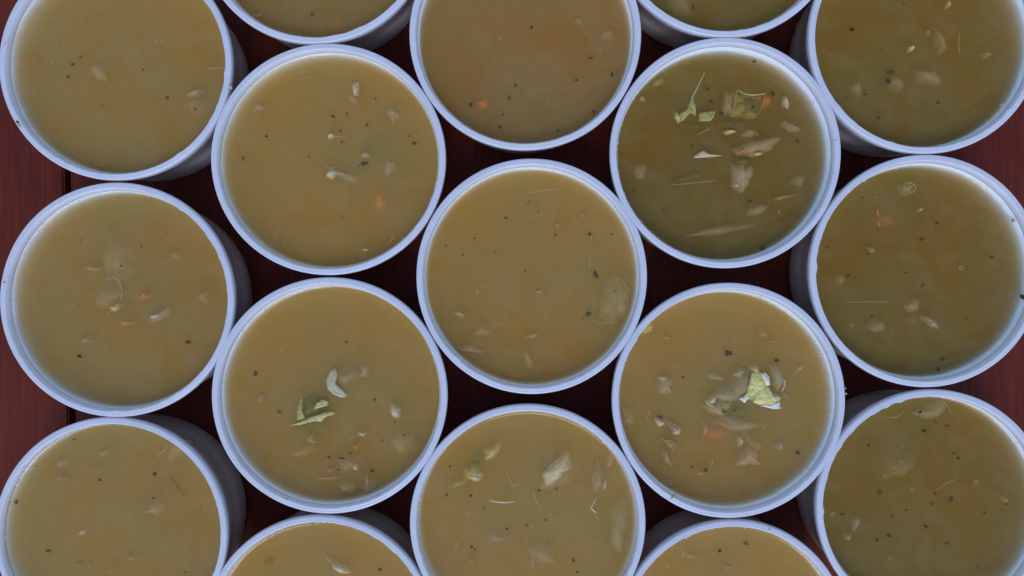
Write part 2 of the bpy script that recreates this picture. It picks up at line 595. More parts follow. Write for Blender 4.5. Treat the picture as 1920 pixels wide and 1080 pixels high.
# rim centre x, y and radii in photograph pixels, soup level below the rim in mm, broth type,
# label of the cup, label of the soup, then the pieces:
#   ('p', kind, depth_mm, [(x, y) ...])       outlined piece, depth of its top (minus = standing proud)
#   ('b', kind, x, y, w, h, angle, depth_mm)  irregular blob
#   ('s', kind, width_px, depth_mm, [(x, y) ...])  strand
#   ('h', x, y, w, h)                         herb flake;  ('o', x, y, r) bubble
CUPS = [
 (215, 119, 218.5, 218.5, 4.8, 0,
  'white plastic cup in the top left corner, above the gap between the table boards',
  'olive brown soup with a blurred red carrot patch at its left edge', [
  ('b', 'carrot', 38, 103, 22, 26, 0, 2.2), ('b', 'orange', 183, 308, 16, 11, 0, 1.2), ('h', 133, 119, 9, 5), ('h', 145, 103, 5, 8), ('h', 311, 182, 6, 6),
  ('h', 363, 202, 8, 4), ('h', 267, 130, 4, 4), ('b', 'onion', 178, 128, 18, 30, 20, .9), ('o', 97, 117, 4), ('o', 106, 82, 4), ('o', 293, 78, 5), ('o', 302, 79, 3),
  ('b', 'onion', 362, 170, 22, 9, 20, .5), ('b', 'onion', 352, 186, 40, 34, 20, 2.4), ('s', 'strand', 3, .4, [(385, 128), (400, 126), (416, 125)]), ('s', 'strand', 3, .3, [(343, 190), (345, 200)]),
  ('b', 'orange', 350, 200, 50, 40, 0, 5), ('h', 125, 143, 6, 6), ('h', 188, 196, 4, 4)]),
 (588, -138, 219, 219, 5.5, 1,
  'white plastic cup cut by the top edge, second from the left, its rim edge ragged',
  'brown soup at the top edge, pale strand at its lower left', [
  ('s', 'strand', 6, .2, [(466, 27), (480, 27), (490, 25)]), ('h', 584, 25, 6, 6), ('b', 'orange', 622, 36, 26, 24, 0, 3.5), ('b', 'onion', 712, 20, 20, 12, 0, 1.5)]),
 (985, 63, 218, 218, 6.3, 1,
  'white plastic cup centred at the top, above the central cup',
  'smooth reddish brown soup with a square carrot bit at its lower left', [
  ('p', 'carrot', 1.3, [(889, 184), (916, 180), (917, 199), (895, 203)]), ('h', 997, 50, 6, 7), ('h', 1082, 149, 6, 5), ('h', 1148, 138, 6, 10), ('h', 1113, 208, 4, 9),
  ('h', 967, 158, 8, 8), ('h', 943, 213, 5, 7), ('h', 937, 237, 8, 6), ('h', 1047, 243, 9, 4), ('h', 882, 195, 8, 10), ('o', 936, 72, 4), ('o', 1125, 95, 4), ('h', 954, 182, 8, 7),
  ('b', 'orange', 1122, 210, 10, 8, 0, .6), ('b', 'onion', 1143, 55, 18, 18, 0, 2), ('h', 1108, 107, 10, 5), ('s', 'strand', 2.5, .4, [(1026, 186), (1026, 196)]), ('b', 'onion', 1085, 33, 14, 8, 0, 1.2)]),
 (1361, -150, 219, 219, 5.5, 2,
  'white plastic cup cut by the top edge, second from the right',
  'plain dark brown soup, second from the right along the top edge', [
  ('p', 'onion', 2.6, [(1258, -30), (1302, -34), (1300, 14), (1268, 18)]), ('h', 1301, 12, 3, 12), ('b', 'orange', 1272, 25, 30, 12, 0, 4), ('h', 1262, 19, 4, 4)]),
 (1736, 70, 219, 218, 7.0, 2,
  'white plastic cup in the top right corner',
  'olive soup in the top right cup, two dark herb flakes near its middle', [
  ('h', 1598, 54, 11, 9), ('h', 1675, 132, 18, 9), ('h', 1668, 150, 9, 14), ('b', 'white', 1713, 87, 8, 11, 0, -.15), ('o', 1740, 62, 6), ('b', 'onion', 1773, 70, 16, 34, 10, 1.4),
  ('b', 'onion', 1755, 137, 46, 22, -15, 1.5), ('b', 'onion', 1693, 147, 34, 24, 0, 2.0), ('b', 'orange', 1858, 98, 15, 11, 0, .9), ('h', 1762, 191, 9, 5), ('h', 1650, 220, 10, 6),
  ('h', 1625, 175, 7, 5), ('s', 'strand', 3, .7, [(1803, 60), (1801, 82), (1804, 98)]), ('b', 'white', 1783, 4, 10, 10, 0, .2), ('b', 'onion', 1614, 158, 16, 22, 30, 1.6), ('h', 1700, 3, 5, 4),
  ('h', 1590, 182, 5, 5), ('h', 1660, 90, 4, 4)]),
 (218, 562, 220, 220.5, 5.2, 0,
  'white plastic cup at the middle of the left edge, between two other cups',
  'olive brown soup with two orange carrot bits beside pale curls at its middle', [
  ('h', 260, 461, 5, 5), ('h', 223, 498, 6, 3), ('s', 'strand', 6, .15, [(195, 524), (204, 520), (214, 520), (222, 530), (226, 545), (224, 561)]), ('b', 'white', 212, 577, 13, 9, 40, .1),
  ('s', 'strand', 2, .1, [(200, 588), (210, 580)]), ('b', 'onion', 200, 478, 66, 60, 0, 1.9), ('b', 'onion', 163, 502, 22, 10, -10, .9), ('b', 'orange', 265, 553, 15, 14, 0, .5),
  ('b', 'carrot', 264, 554, 24, 20, 0, 1.5), ('b', 'orange', 232, 605, 32, 12, 0, .9), ('b', 'white', 286, 594, 16, 7, 10, .1), ('b', 'onion', 298, 588, 34, 13, 35, .9), ('b', 'onion', 373, 557, 22, 18, 20, 1.2),
  ('b', 'orange', 275, 412, 8, 5, 0, .2), ('b', 'orange', 300, 434, 7, 5, 0, .5), ('h', 350, 642, 12, 9), ('h', 147, 668, 10, 6), ('b', 'onion', 153, 637, 18, 12, 0, 1.2), ('s', 'olive', 2, .1, [(148, 458), (152, 448), (160, 446)]),
  ('b', 'onion', 187, 560, 50, 30, 20, 1.9), ('o', 159, 447, 3), ('o', 135, 572, 4), ('b', 'onion', 322, 477, 16, 12, 0, 1.4), ('o', 200, 420, 3), ('s', 'strand', 2.5, .5, [(350, 466), (364, 476)]), ('o', 376, 660, 3)]),
 (615, 298, 220.5, 217.5, 4.8, 3,
  'white plastic cup left of top centre, below the ragged cup of the top edge',
  'tan soup with black herb clump among white bits, orange carrot at lower right', [
  ('b', 'white', 664, 163, 12, 20, 10, .15), ('b', 'onion', 659, 180, 10, 14, 20, .9), ('b', 'onion', 480, 197, 18, 12, 30, .7), ('b', 'onion', 733, 208, 14, 26, 20, .8), ('b', 'white', 619, 253, 10, 9, 0, -.15),
  ('s', 'strand', 2.5, .3, [(626, 254), (648, 256)]), ('h', 682, 306, 15, 10), ('h', 671, 309, 5, 5), ('b', 'onion', 684, 288, 12, 12, 0, .5), ('b', 'white', 618, 326, 13, 15, 0, -.05), ('b', 'onion', 632, 322, 26, 8, -20, .6), ('b', 'onion', 650, 330, 22, 16, -20, 1.1),
  ('b', 'onion', 729, 308, 14, 26, -35, 1.0), ('h', 776, 267, 12, 7), ('h', 765, 253, 6, 3), ('h', 578, 293, 4, 4), ('h', 640, 408, 4, 4), ('h', 452, 295, 8, 9), ('h', 702, 182, 7, 4), ('h', 687, 233, 6, 8),
  ('b', 'orange', 709, 374, 18, 34, 8, 1.7), ('b', 'carrot', 706, 376, 26, 40, 8, 2.8), ('b', 'white', 683, 468, 9, 4, 0, .0), ('s', 'strand', 3, .4, [(738, 438), (731, 454), (722, 462)]), ('b', 'olive', 705, 262, 60, 60, 0, 4.2),
  ('s', 'strand', 3, .5, [(606, 303), (614, 317), (632, 310)]), ('h', 498, 255, 7, 5), ('h', 637, 245, 5, 4), ('h', 640, 265, 4, 4), ('h', 624, 218, 9, 5), ('h', 648, 211, 6, 6), ('b', 'orange', 625, 450, 50, 24, 0, 5), ('o', 700, 192, 3), ('s', 'strand', 3, .6, [(556, 150), (580, 140), (596, 156)])]),
 (1361, 286, 217, 217, 7.8, 2,
  'white plastic cup right of top centre, holding green leaf and white onion pieces',
  'soup with a square green leaf piece, two leaf scraps and clear onion slices', [
  ('p', 'green', -.1, [(1299, 178), (1306, 198), (1304, 216), (1296, 211), (1280, 228), (1272, 214), (1288, 204)]), ('s', 'pale', 2.6, .0, [(1322, 134), (1310, 160), (1299, 181), (1293, 203), (1277, 227)]),
  ('s', 'pale', 3, -.2, [(1293, 196), (1302, 200), (1304, 217)]), ('b', 'white', 1272, 220, 8, 16, 20, .0),
  ('p', 'green', -.1, [(1311, 211), (1328, 207), (1341, 208), (1332, 227), (1311, 227)]), ('s', 'pale', 3.5, -.3, [(1341, 207), (1336, 220), (1329, 227)]),
  ('p', 'olive', .55, [(1383, 174), (1436, 178), (1422, 213), (1378, 209)]), ('p', 'green', .9, [(1375, 168), (1440, 175), (1422, 220), (1372, 216)]), ('s', 'pale', 3.0, .0, [(1383, 168), (1398, 176), (1416, 178), (1437, 175)]), ('s', 'strand', 2.4, .15, [(1437, 175), (1432, 196), (1421, 215)]),
  ('s', 'strand', 4, .15, [(1383, 168), (1379, 186), (1376, 211)]), ('s', 'strand', 2.0, .3, [(1377, 211), (1398, 206), (1420, 214)]), ('p', 'onion', .8, [(1357, 195), (1366, 168), (1381, 170), (1377, 210), (1358, 207)]),
  ('b', 'carrot', 1443, 183, 20, 26, 0, .8), ('h', 1451, 174, 5, 12), ('h', 1335, 188, 8, 6), ('h', 1328, 165, 7, 8), ('h', 1416, 114, 7, 5), ('h', 1414, 200, 9, 7), ('h', 1354, 212, 8, 8),
  ('p', 'onion', .35, [(1380, 276), (1416, 263), (1460, 255), (1468, 257), (1447, 279), (1416, 291), (1395, 291)]), ('p', 'onion', .15, [(1377, 305), (1395, 302), (1416, 313), (1408, 341), (1394, 357), (1377, 346)]), ('p', 'olive', .3, [(1382, 294), (1412, 292), (1412, 310), (1380, 306)]),
  ('b', 'orange', 1394, 281, 10, 6, 20, .2), ('s', 'white', 4, -.2, [(1378, 348), (1386, 347)]), ('p', 'white', -.1, [(1301, 293), (1311, 286), (1320, 281), (1328, 287), (1358, 291), (1336, 294), (1304, 296)]),
  ('b', 'white', 1371, 245, 14, 9, 0, .0), ('s', 'strand', 3.5, .1, [(1310, 252), (1320, 246), (1331, 241)]), ('b', 'white', 1477, 188, 10, 17, 10, .3), ('b', 'onion', 1485, 232, 28, 12, -25, 1.0), ('s', 'strand', 3, .5, [(1472, 224), (1480, 238), (1494, 236)]),
  ('b', 'olive', 1297, 328, 56, 20, 8, 1.3), ('b', 'olive', 1382, 230, 60, 22, -3, 1.3), ('b', 'olive', 1311, 234, 34, 12, -3, 1.0), ('s', 'strand', 2.5, .4, [(1262, 346), (1300, 342), (1345, 338)]), ('b', 'onion', 1432, 390, 40, 14, 20, 1.2), ('b', 'onion', 1473, 368, 28, 7, 10, 1.0),
  ('h', 1408, 376, 11, 7), ('h', 1432, 464, 9, 7), ('h', 1246, 395, 6, 5), ('h', 1299, 271, 6, 8), ('h', 1190, 358, 5, 5), ('o', 1460, 398, 4), ('b', 'green', 1237, 150, 24, 12, 30, 1.0), ('b', 'green', 1207, 183, 14, 12, 0, .7), ('b', 'white', 1420, 287, 12, 5, 0, -.1), ('b', 'orange', 1422, 250, 6, 4, 0, .3), ('b', 'onion', 1413, 246, 26, 10, 0, 1.0),
  ('b', 'onion', 1506, 337, 22, 14, 0, 1.8), ('b', 'onion', 1205, 315, 16, 22, 0, 1.8), ('h', 1499, 263, 10, 9), ('b', 'onion', 1360, 430, 90, 10, 12, 1.6)]),
 (997, 518, 217, 221.5, 5.5, 3,
  'white plastic cup at the very centre of the picture',
  'smooth brown soup with two dark herb flecks along its right side', [
  ('h', 1117, 514, 9, 17), ('h', 1104, 588, 14, 11), ('s', 'herb', 1.6, .0, [(988, 382), (992, 382), (993, 375)]), ('h', 948, 408, 6, 5), ('b', 'orange', 1095, 403, 9, 9, 0, .3), ('s', 'strand', 4.5, .05, [(1107, 478), (1105, 490), (1105, 500)]), ('s', 'strand', 3, .3, [(1110, 440), (1107, 452)]),
  ('h', 1107, 438, 7, 8), ('b', 'onion', 1045, 420, 9, 7, 0, .6), ('b', 'onion', 860, 588, 18, 11, 0, .5), ('b', 'onion', 878, 656, 36, 10, -5, .9), ('b', 'onion', 1010, 546, 10, 6, 0, .4), ('b', 'onion', 988, 672, 13, 26, 15, 1.0), ('b', 'onion', 1000, 629, 30, 8, 25, 1.0),
  ('p', 'onion', 1.9, [(1140, 530), (1160, 518), (1182, 548), (1185, 590), (1150, 606), (1128, 590)]), ('s', 'strand', 2.2, .3, [(1140, 524), (1162, 518), (1178, 540), (1188, 560)]), ('s', 'strand', 2.2, .4, [(1108, 600), (1130, 606), (1160, 604)]), ('h', 835, 460, 5, 5), ('h', 889, 446, 5, 4), ('h', 928, 473, 5, 5), ('h', 985, 508, 5, 5), ('h', 1148, 438, 6, 6), ('h', 1155, 546, 4, 4),
  ('h', 1010, 396, 4, 4), ('h', 1041, 440, 5, 5), ('h', 1094, 597, 3, 4), ('b', 'orange', 974, 706, 44, 14, 0, 3.4), ('o', 903, 537, 3), ('o', 895, 547, 4), ('h', 867, 478, 4, 4), ('o', 935, 607, 3), ('b', 'onion', 902, 620, 22, 16, 30, 1.5), ('s', 'strand', 3, .7, [(985, 362), (1020, 356), (1060, 352)])]),
 (1737, 508, 218, 218.5, 7.0, 2,
  'white plastic cup halfway down the right edge, green crumb on its inner wall',
  'olive soup with a hollow pale onion curl near its top edge', [
  ('s', 'strand', 3, .05, [(1695, 364), (1698, 346), (1708, 341), (1720, 349), (1716, 358), (1700, 366)]), ('b', 'onion', 1708, 353, 24, 24, 0, .9), ('b', 'white', 1729, 392, 8, 5, 30, .0), ('s', 'orange', 4, .2, [(1646, 392), (1650, 405)]), ('s', 'orange', 3, .7, [(1650, 412), (1654, 428)]), ('b', 'carrot', 1668, 408, 40, 26, 0, 3.2), ('h', 1653, 427, 5, 4),
  ('h', 1732, 448, 9, 8), ('h', 1758, 419, 8, 5), ('h', 1734, 535, 7, 9), ('h', 1637, 593, 5, 4), ('h', 1592, 516, 7, 5), ('b', 'orange', 1602, 610, 11, 10, 0, .6), ('b', 'onion', 1639, 467, 10, 12, 20, .6), ('b', 'onion', 1722, 570, 26, 20, 0, 1.3), ('b', 'onion', 1752, 604, 30, 14, -35, .7), ('b', 'white', 1753, 608, 8, 6, -35, .2), ('b', 'onion', 1657, 610, 30, 16, 0, 1.5),
  ('o', 1802, 503, 6), ('b', 'herb', 1913, 557, 12, 6, -20, -4.5), ('s', 'strand', 2.4, .5, [(1587, 566), (1610, 567), (1640, 565), (1667, 567)]), ('h', 1762, 693, 5, 7), ('h', 1770, 674, 9, 8), ('h', 1632, 476, 5, 4), ('h', 1701, 511, 5, 4), ('h', 1555, 463, 7, 6), ('h', 1862, 482, 5, 4), ('b', 'onion', 1585, 520, 16, 20, 0, 1.5), ('o', 1640, 370, 3), ('h', 1620, 370, 6, 3), ('h', 1816, 597, 5, 5), ('b', 'orange', 1720, 600, 10, 8, 0, 2)]),
 (206, 1002, 219, 219, 3.4, 0,
  'white plastic cup in the bottom left corner, filled right up to its ragged rim',
  'brimming olive brown soup with a bent pale strand at its upper right', [
  ('s', 'strand', 3.5, .05, [(313, 832), (306, 846), (294, 853), (298, 861)]), ('b', 'onion', 320, 850, 40, 22, 30, 1.5), ('b', 'onion', 107, 870, 16, 14, 0, .7), ('b', 'onion', 106, 900, 16, 10, -20, 1.3), ('s', 'olive', 5, .8, [(312, 893), (326, 910), (342, 932)]), ('h', 287, 889, 7, 9), ('h', 185, 901, 5, 5), ('h', 26, 943, 7, 10), ('h', 87, 1035, 9, 10), ('h', 286, 935, 4, 4), ('h', 133, 826, 8, 3), ('o', 103, 970, 4), ('b', 'white', 149, 1000, 9, 7, 30, .1),
  ('b', 'onion', 280, 960, 26, 24, 0, 1.4), ('o', 205, 1072, 5), ('o', 212, 1074, 4), ('b', 'onion', 143, 1060, 8, 8, 0, .3), ('s', 'strand', 2, .2, [(163, 1058), (165, 1068)]), ('s', 'strand', 2.4, .6, [(376, 965), (388, 940)]), ('b', 'onion', 240, 1050, 16, 12, 0, 1.1), ('h', 345, 1075, 5, 5), ('b', 'onion', 190, 850, 22, 8, 20, 1.3)]),
 (617, 742, 221.5, 222, 6.0, 3,
  'white plastic cup left of bottom centre, folded green leaf in its soup',
  'tan soup with folded green leaf, white onion curl and round white bit', [
  ('p', 'white', .05, [(610, 715), (614, 702), (620, 693), (628, 692), (632, 703), (627, 717), (637, 731), (652, 742), (642, 747), (623, 740), (613, 730)]), ('b', 'onion', 641, 712, 46, 34, 20, 1.3), ('b', 'onion', 681, 694, 22, 18, 50, .8), ('s', 'white', 3, -.25, [(625, 734), (634, 740), (648, 744)]),
  ('p', 'olive', .45, [(562, 752), (576, 740), (606, 745), (616, 764), (592, 782), (556, 794)]), ('p', 'green', -.1, [(563, 745), (568, 748), (566, 770), (572, 785), (556, 790), (556, 765)]),
  ('p', 'pale', -.35, [(542, 798), (562, 792), (578, 783), (592, 779), (607, 774), (627, 771), (629, 777), (612, 781), (602, 792), (593, 790), (576, 793), (560, 798)]), ('s', 'pale', 2.6, -.6, [(545, 798), (570, 790), (592, 781), (612, 776), (628, 774)]), ('s', 'white', 2.4, -.5, [(598, 790), (603, 780), (612, 776)]),
  ('p', 'pale', -.35, [(587, 768), (592, 757), (603, 748), (615, 753), (615, 760), (600, 765)]), ('s', 'white', 2.2, -.5, [(590, 766), (600, 763), (614, 760)]),
  ('b', 'white', 739, 773, 17, 20, 20, .05), ('h', 738, 792, 6, 5), ('h', 520, 773, 11, 7), ('h', 702, 750, 5, 5), ('b', 'orange', 663, 838, 12, 11, 0, .7), ('b', 'carrot', 618, 883, 20, 11, 0, .8), ('h', 633, 882, 6, 4), ('b', 'white', 677, 815, 12, 6, 0, .2), ('s', 'strand', 2.5, .5, [(650, 826), (664, 820), (676, 815)]), ('s', 'strand', 4, .3, [(588, 898), (610, 899), (636, 896)]),
  ('b', 'white', 664, 879, 8, 10, 0, .1), ('b', 'onion', 645, 918, 24, 22, 0, .7), ('s', 'strand', 6, .3, [(685, 892), (688, 905), (684, 922)]), ('b', 'onion', 690, 920, 24, 22, 0, .8), ('b', 'onion', 747, 838, 40, 34, 0, 1.8), ('o', 800, 722, 4), ('h', 655, 852, 9, 4), ('h', 648, 642, 5, 4), ('h', 715, 828, 5, 5), ('h', 697, 884, 12, 5), ('h', 616, 858, 5, 5), ('h', 640, 860, 14, 3), ('h', 758, 817, 6, 4),
  ('b', 'olive', 590, 808, 70, 30, 0, 3.2), ('b', 'onion', 579, 825, 20, 16, 0, 1.2), ('b', 'onion', 563, 848, 30, 14, 10, 1.8), ('b', 'onion', 656, 870, 40, 26, 10, 1.7), ('s', 'strand', 2.5, .4, [(717, 752), (720, 744)]), ('o', 528, 656, 4), ('b', 'onion', 484, 750, 14, 14, 0, 1.2), ('o', 515, 750, 3), ('s', 'olive', 3, .4, [(678, 880), (680, 896)]), ('h', 477, 700, 8, 12)]),
 (1367, 751, 219, 221, 6.6, 3,
  'white plastic cup right of bottom centre, yellow white cabbage poking from its soup',
  'chunky brown soup with a bright yellow white cabbage scrap and clear onion pieces', [
  ('p', 'cream', -.5, [(1411, 700), (1420, 697), (1441, 706), (1443, 721), (1430, 731), (1414, 740), (1398, 750), (1392, 746), (1400, 738), (1405, 722)]), ('p', 'edge', -1.2, [(1424, 698), (1442, 705), (1444, 722), (1437, 724), (1432, 712)]), ('p', 'edge', -.9, [(1385, 747), (1400, 744), (1412, 741), (1403, 748), (1396, 756)]),
  ('p', 'cream', -.9, [(1441, 722), (1450, 740), (1462, 752), (1462, 763), (1440, 763), (1424, 760), (1411, 754), (1418, 738), (1430, 727)]), ('p', 'pale', -.2, [(1400, 722), (1436, 716), (1450, 744), (1420, 756), (1402, 748)]), ('b', 'onion', 1392, 726, 44, 44, 20, .25), ('b', 'onion', 1345, 768, 34, 20, -10, .4), ('b', 'onion', 1372, 742, 40, 26, 10, .5), ('b', 'cream', 1424, 716, 16, 12, 20, -.9), ('b', 'cream', 1440, 748, 17, 12, 35, -1.5), ('b', 'pale', 1412, 733, 16, 10, -40, -.8), ('b', 'edge', 1434, 758, 13, 6, 5, -1.6), ('b', 'edge', 1433, 703, 12, 7, 20, -1.2), ('p', 'edge', -1.3, [(1424, 761), (1444, 759), (1456, 756), (1461, 751), (1464, 766), (1450, 767)]), ('b', 'pale', 1420, 694, 18, 12, -40, .3), ('b', 'white', 1460, 748, 8, 12, 30, -.5),
  ('p', 'onion', .1, [(1447, 689), (1461, 687), (1473, 705), (1475, 720), (1467, 734), (1459, 735), (1450, 711)]), ('s', 'white', 3, -.2, [(1471, 712), (1473, 722), (1466, 734)]), ('p', 'pale', .7, [(1492, 706), (1497, 689), (1513, 682), (1510, 692)]),
  ('p', 'white', .25, [(1324, 755), (1337, 742), (1350, 738), (1346, 757), (1338, 763)]), ('s', 'white', 3, -.15, [(1324, 755), (1331, 760), (1339, 763)]), ('p', 'onion', .5, [(1375, 702), (1388, 690), (1404, 692), (1392, 712)]), ('p', 'onion', .4, [(1382, 873), (1395, 850), (1410, 838), (1423, 843), (1430, 873)]), ('b', 'onion', 1418, 838, 34, 32, 0, 1.6), ('p', 'white', .35, [(1386, 820), (1395, 820), (1400, 832), (1387, 842)]),
  ('p', 'onion', .5, [(1457, 842), (1461, 830), (1473, 827), (1472, 848)]), ('b', 'white', 1240, 793, 14, 15, 0, -.05), ('p', 'onion', .2, [(1250, 790), (1273, 800), (1277, 817), (1265, 815)]), ('s', 'strand', 2.5, .0, [(1250, 790), (1264, 796), (1273, 802)]), ('b', 'white', 1270, 810, 12, 12, 0, .1), ('p', 'onion', .5, [(1242, 822), (1255, 827), (1272, 833), (1270, 848), (1258, 842)]), ('s', 'strand', 3.5, .2, [(1246, 826), (1262, 828), (1270, 838), (1260, 845)]),
  ('p', 'onion', .6, [(1243, 848), (1255, 847), (1263, 877), (1248, 867)]), ('p', 'onion', .5, [(1323, 790), (1332, 803), (1328, 815), (1318, 827)]), ('b', 'onion', 1376, 794, 60, 22, -4, .9), ('s', 'strand', 3, .5, [(1352, 798), (1378, 800), (1405, 795)]), ('p', 'onion', .7, [(1237, 710), (1250, 706), (1263, 712), (1262, 740), (1237, 738)]), ('b', 'white', 1246, 711, 14, 7, 0, .4), ('p', 'onion', 1.8, [(1168, 770), (1190, 768), (1192, 800), (1172, 800)]), ('s', 'strand', 4, .4, [(1217, 768), (1217, 778), (1213, 788)]), ('s', 'strand', 5, .5, [(1337, 860), (1338, 870), (1332, 877)]),
  ('h', 1368, 664, 14, 12), ('h', 1363, 660, 6, 6), ('h', 1281, 708, 5, 5), ('h', 1299, 877, 6, 6), ('h', 1238, 782, 12, 5), ('h', 1325, 883, 9, 8), ('h', 1458, 677, 9, 7), ('h', 1358, 773, 5, 5), ('h', 1380, 770, 5, 5), ('h', 1497, 850, 9, 9), ('b', 'carrot', 1352, 814, 60, 26, 0, 2.6), ('b', 'orange', 1253, 633, 12, 10, 0, .7), ('b', 'pale', 1219, 614, 18, 14, 0, .8), ('b', 'onion', 1433, 625, 12, 18, 0, .9), ('b', 'orange', 1452, 640, 7, 9, 20, .3), ('b', 'cream', 1425, 553, 14, 7, -10, -3.2),
  ('b', 'onion', 1364, 760, 26, 20, 20, .7), ('b', 'olive', 1395, 775, 50, 22, 0, 2.2), ('s', 'strand', 2.5, .7, [(1430, 795), (1434, 806), (1444, 790)]), ('b', 'onion', 1255, 912, 26, 14, -20, 1.2), ('b', 'onion', 1318, 890, 18, 8, 0, 1.0), ('b', 'onion', 1345, 708, 20, 12, 0, 1.0), ('o', 1265, 687, 4), ('b', 'onion', 1480, 745, 12, 12, 0, 1.8), ('o', 1200, 690, 3)]),
 (1752, 951, 220, 220, 6.0, 2,
  'white plastic cup in the bottom right corner',
  'olive soup peppered with dark herb flecks in the bottom right cup', [
  ('h', 1655, 927, 11, 15), ('h', 1754, 947, 8, 11), ('h', 1788, 938, 7, 12), ('h', 1799, 859, 6, 7), ('h', 1729, 773, 9, 5), ('h', 1760, 793, 6, 6), ('h', 1782, 800, 9, 6), ('h', 1678, 971, 7, 5), ('h', 1701, 957, 6, 5), ('h', 1738, 988, 8, 6), ('h', 1648, 1015, 8, 8), ('h', 1667, 1005, 10, 8), ('h', 1780, 1022, 10, 9), ('h', 1632, 837, 7, 6), ('h', 1757, 927, 4, 4), ('h', 1735, 808, 8, 6), ('h', 1790, 850, 4, 4),
  ('b', 'orange', 1892, 940, 14, 12, 0, .8), ('b', 'carrot', 1843, 917, 22, 22, 0, 3.2), ('p', 'onion', 1.1, [(1720, 778), (1775, 752), (1788, 777), (1750, 790)]), ('s', 'strand', 2.4, .2, [(1660, 784), (1682, 783), (1694, 776), (1698, 770)]), ('s', 'strand', 2.2, .5, [(1772, 753), (1782, 764), (1788, 778)]), ('o', 1560, 964, 6), ('b', 'onion', 1594, 1009, 16, 13, 0, .5), ('o', 1710, 918, 4), ('o', 1830, 903, 5), ('o', 1690, 866, 4), ('o', 1693, 836, 3), ('o', 1658, 892, 4), ('o', 1570, 884, 3), ('o', 1668, 1046, 4), ('b', 'onion', 1612, 985, 10, 22, -20, 1.0), ('b', 'onion', 1700, 885, 60, 40, 0, 2.6), ('s', 'strand', 3, .9, [(1755, 925), (1780, 908), (1800, 900)]), ('h', 1582, 966, 8, 5), ('h', 1852, 965, 6, 6), ('h', 1892, 947, 5, 4), ('h', 1838, 1065, 7, 4)]),
 (598, 1186, 217, 218, 3.6, 3,
  'white plastic cup cut by the bottom edge, second from the left',
  'tan soup at the bottom edge, one bright white scrap in it', [
  ('b', 'white', 635, 1067, 26, 12, -25, -.1), ('h', 711, 1071, 8, 6), ('b', 'olive', 495, 1062, 20, 14, 0, 2.5), ('b', 'onion', 615, 1055, 16, 12, 0, 1.6), ('h', 583, 985, 5, 4)]),
 (989.5, 980.5, 221.5, 222, 3.6, 3,
  'white plastic cup at bottom centre, below the central cup',
  'tan soup with fat white onion slab and shiny pale green leaf scrap', [
  ('p', 'white', .1, [(1015, 893), (1058, 848), (1069, 850), (1074, 878), (1034, 914), (1024, 916)]), ('b', 'onion', 1042, 895, 70, 48, 40, 1.3), ('s', 'strand', 5, .2, [(1018, 890), (1040, 868), (1060, 852)]), ('b', 'pale', 889, 893, 22, 22, 0, .15), ('p', 'white', -.2, [(882, 893), (898, 894), (897, 901), (886, 902)]), ('b', 'green', 888, 882, 22, 22, 0, .5), ('b', 'pale', 923, 848, 30, 16, 40, .8), ('b', 'olive', 897, 863, 40, 26, 40, 2.2), ('b', 'green', 858, 910, 40, 16, 20, 1.5),
  ('s', 'white', 4, -.05, [(917, 938), (928, 941), (944, 943), (966, 941)]), ('s', 'strand', 3, .1, [(1000, 921), (1004, 936), (1008, 947), (1016, 953)]), ('s', 'strand', 2.6, .3, [(948, 880), (953, 897), (960, 911), (967, 913), (974, 905)]), ('s', 'white', 3.5, .0, [(1106, 948), (1110, 955), (1118, 962)]), ('s', 'white', 3, .1, [(1118, 934), (1112, 948), (1108, 954)]), ('s', 'strand', 2.4, .3, [(1113, 958), (1120, 972), (1126, 980)]), ('s', 'strand', 3, .5, [(1118, 858), (1122, 872), (1117, 884), (1126, 900)]), ('b', 'onion', 1146, 866, 12, 24, -20, 1.2),
  ('p', 'onion', 1.6, [(1150, 960), (1172, 946), (1182, 970), (1166, 1040), (1148, 1020)]), ('s', 'strand', 2.2, .3, [(1158, 975), (1164, 1000), (1165, 1036)]), ('s', 'strand', 2.6, .4, [(857, 1012), (855, 1028), (850, 1042)]), ('h', 882, 932, 7, 7), ('h', 837, 930, 6, 7), ('h', 1075, 1052, 10, 6), ('h', 950, 993, 6, 6), ('h', 1023, 978, 6, 6), ('h', 987, 986, 6, 5), ('h', 843, 876, 5, 4), ('h', 884, 1027, 6, 5), ('h', 890, 1034, 5, 6), ('h', 907, 955, 5, 4), ('h', 1044, 919, 5, 6), ('h', 1083, 1075, 5, 6),
  ('s', 'strand', 4, .3, [(998, 1030), (999, 1050), (998, 1070)]), ('o', 996, 986, 5), ('o', 875, 964, 5), ('o', 1034, 965, 4), ('o', 987, 1016, 4), ('b', 'onion', 925, 1013, 30, 24, 0, 1.4), ('b', 'onion', 1016, 1045, 40, 26, -20, 1.6), ('h', 1011, 921, 6, 5), ('b', 'orange', 1030, 1022, 6, 5, 0, .5), ('o', 880, 823, 3), ('b', 'white', 1135, 912, 6, 14, 0, .5), ('b', 'onion', 1125, 910, 16, 40, 0, 1.4), ('b', 'onion', 884, 1056, 14, 6, 0, .9)]),
 (1376, 1194, 217, 218, 3.6, 3,
  'white plastic cup cut by the bottom edge, second from the right',
  'plain tan soup at the bottom edge, one small brown herb fleck in it', [
  ('h', 1402, 1022, 11, 9), ('h', 1350, 1034, 7, 8), ('o', 1251, 1060, 4), ('b', 'onion', 1300, 1046, 24, 10, 0, 1.0), ('b', 'onion', 1368, 1066, 16, 8, 0, .8), ('o', 1478, 1052, 3), ('b', 'onion', 1284, 1040, 12, 20, 0, 1.4)]),
]

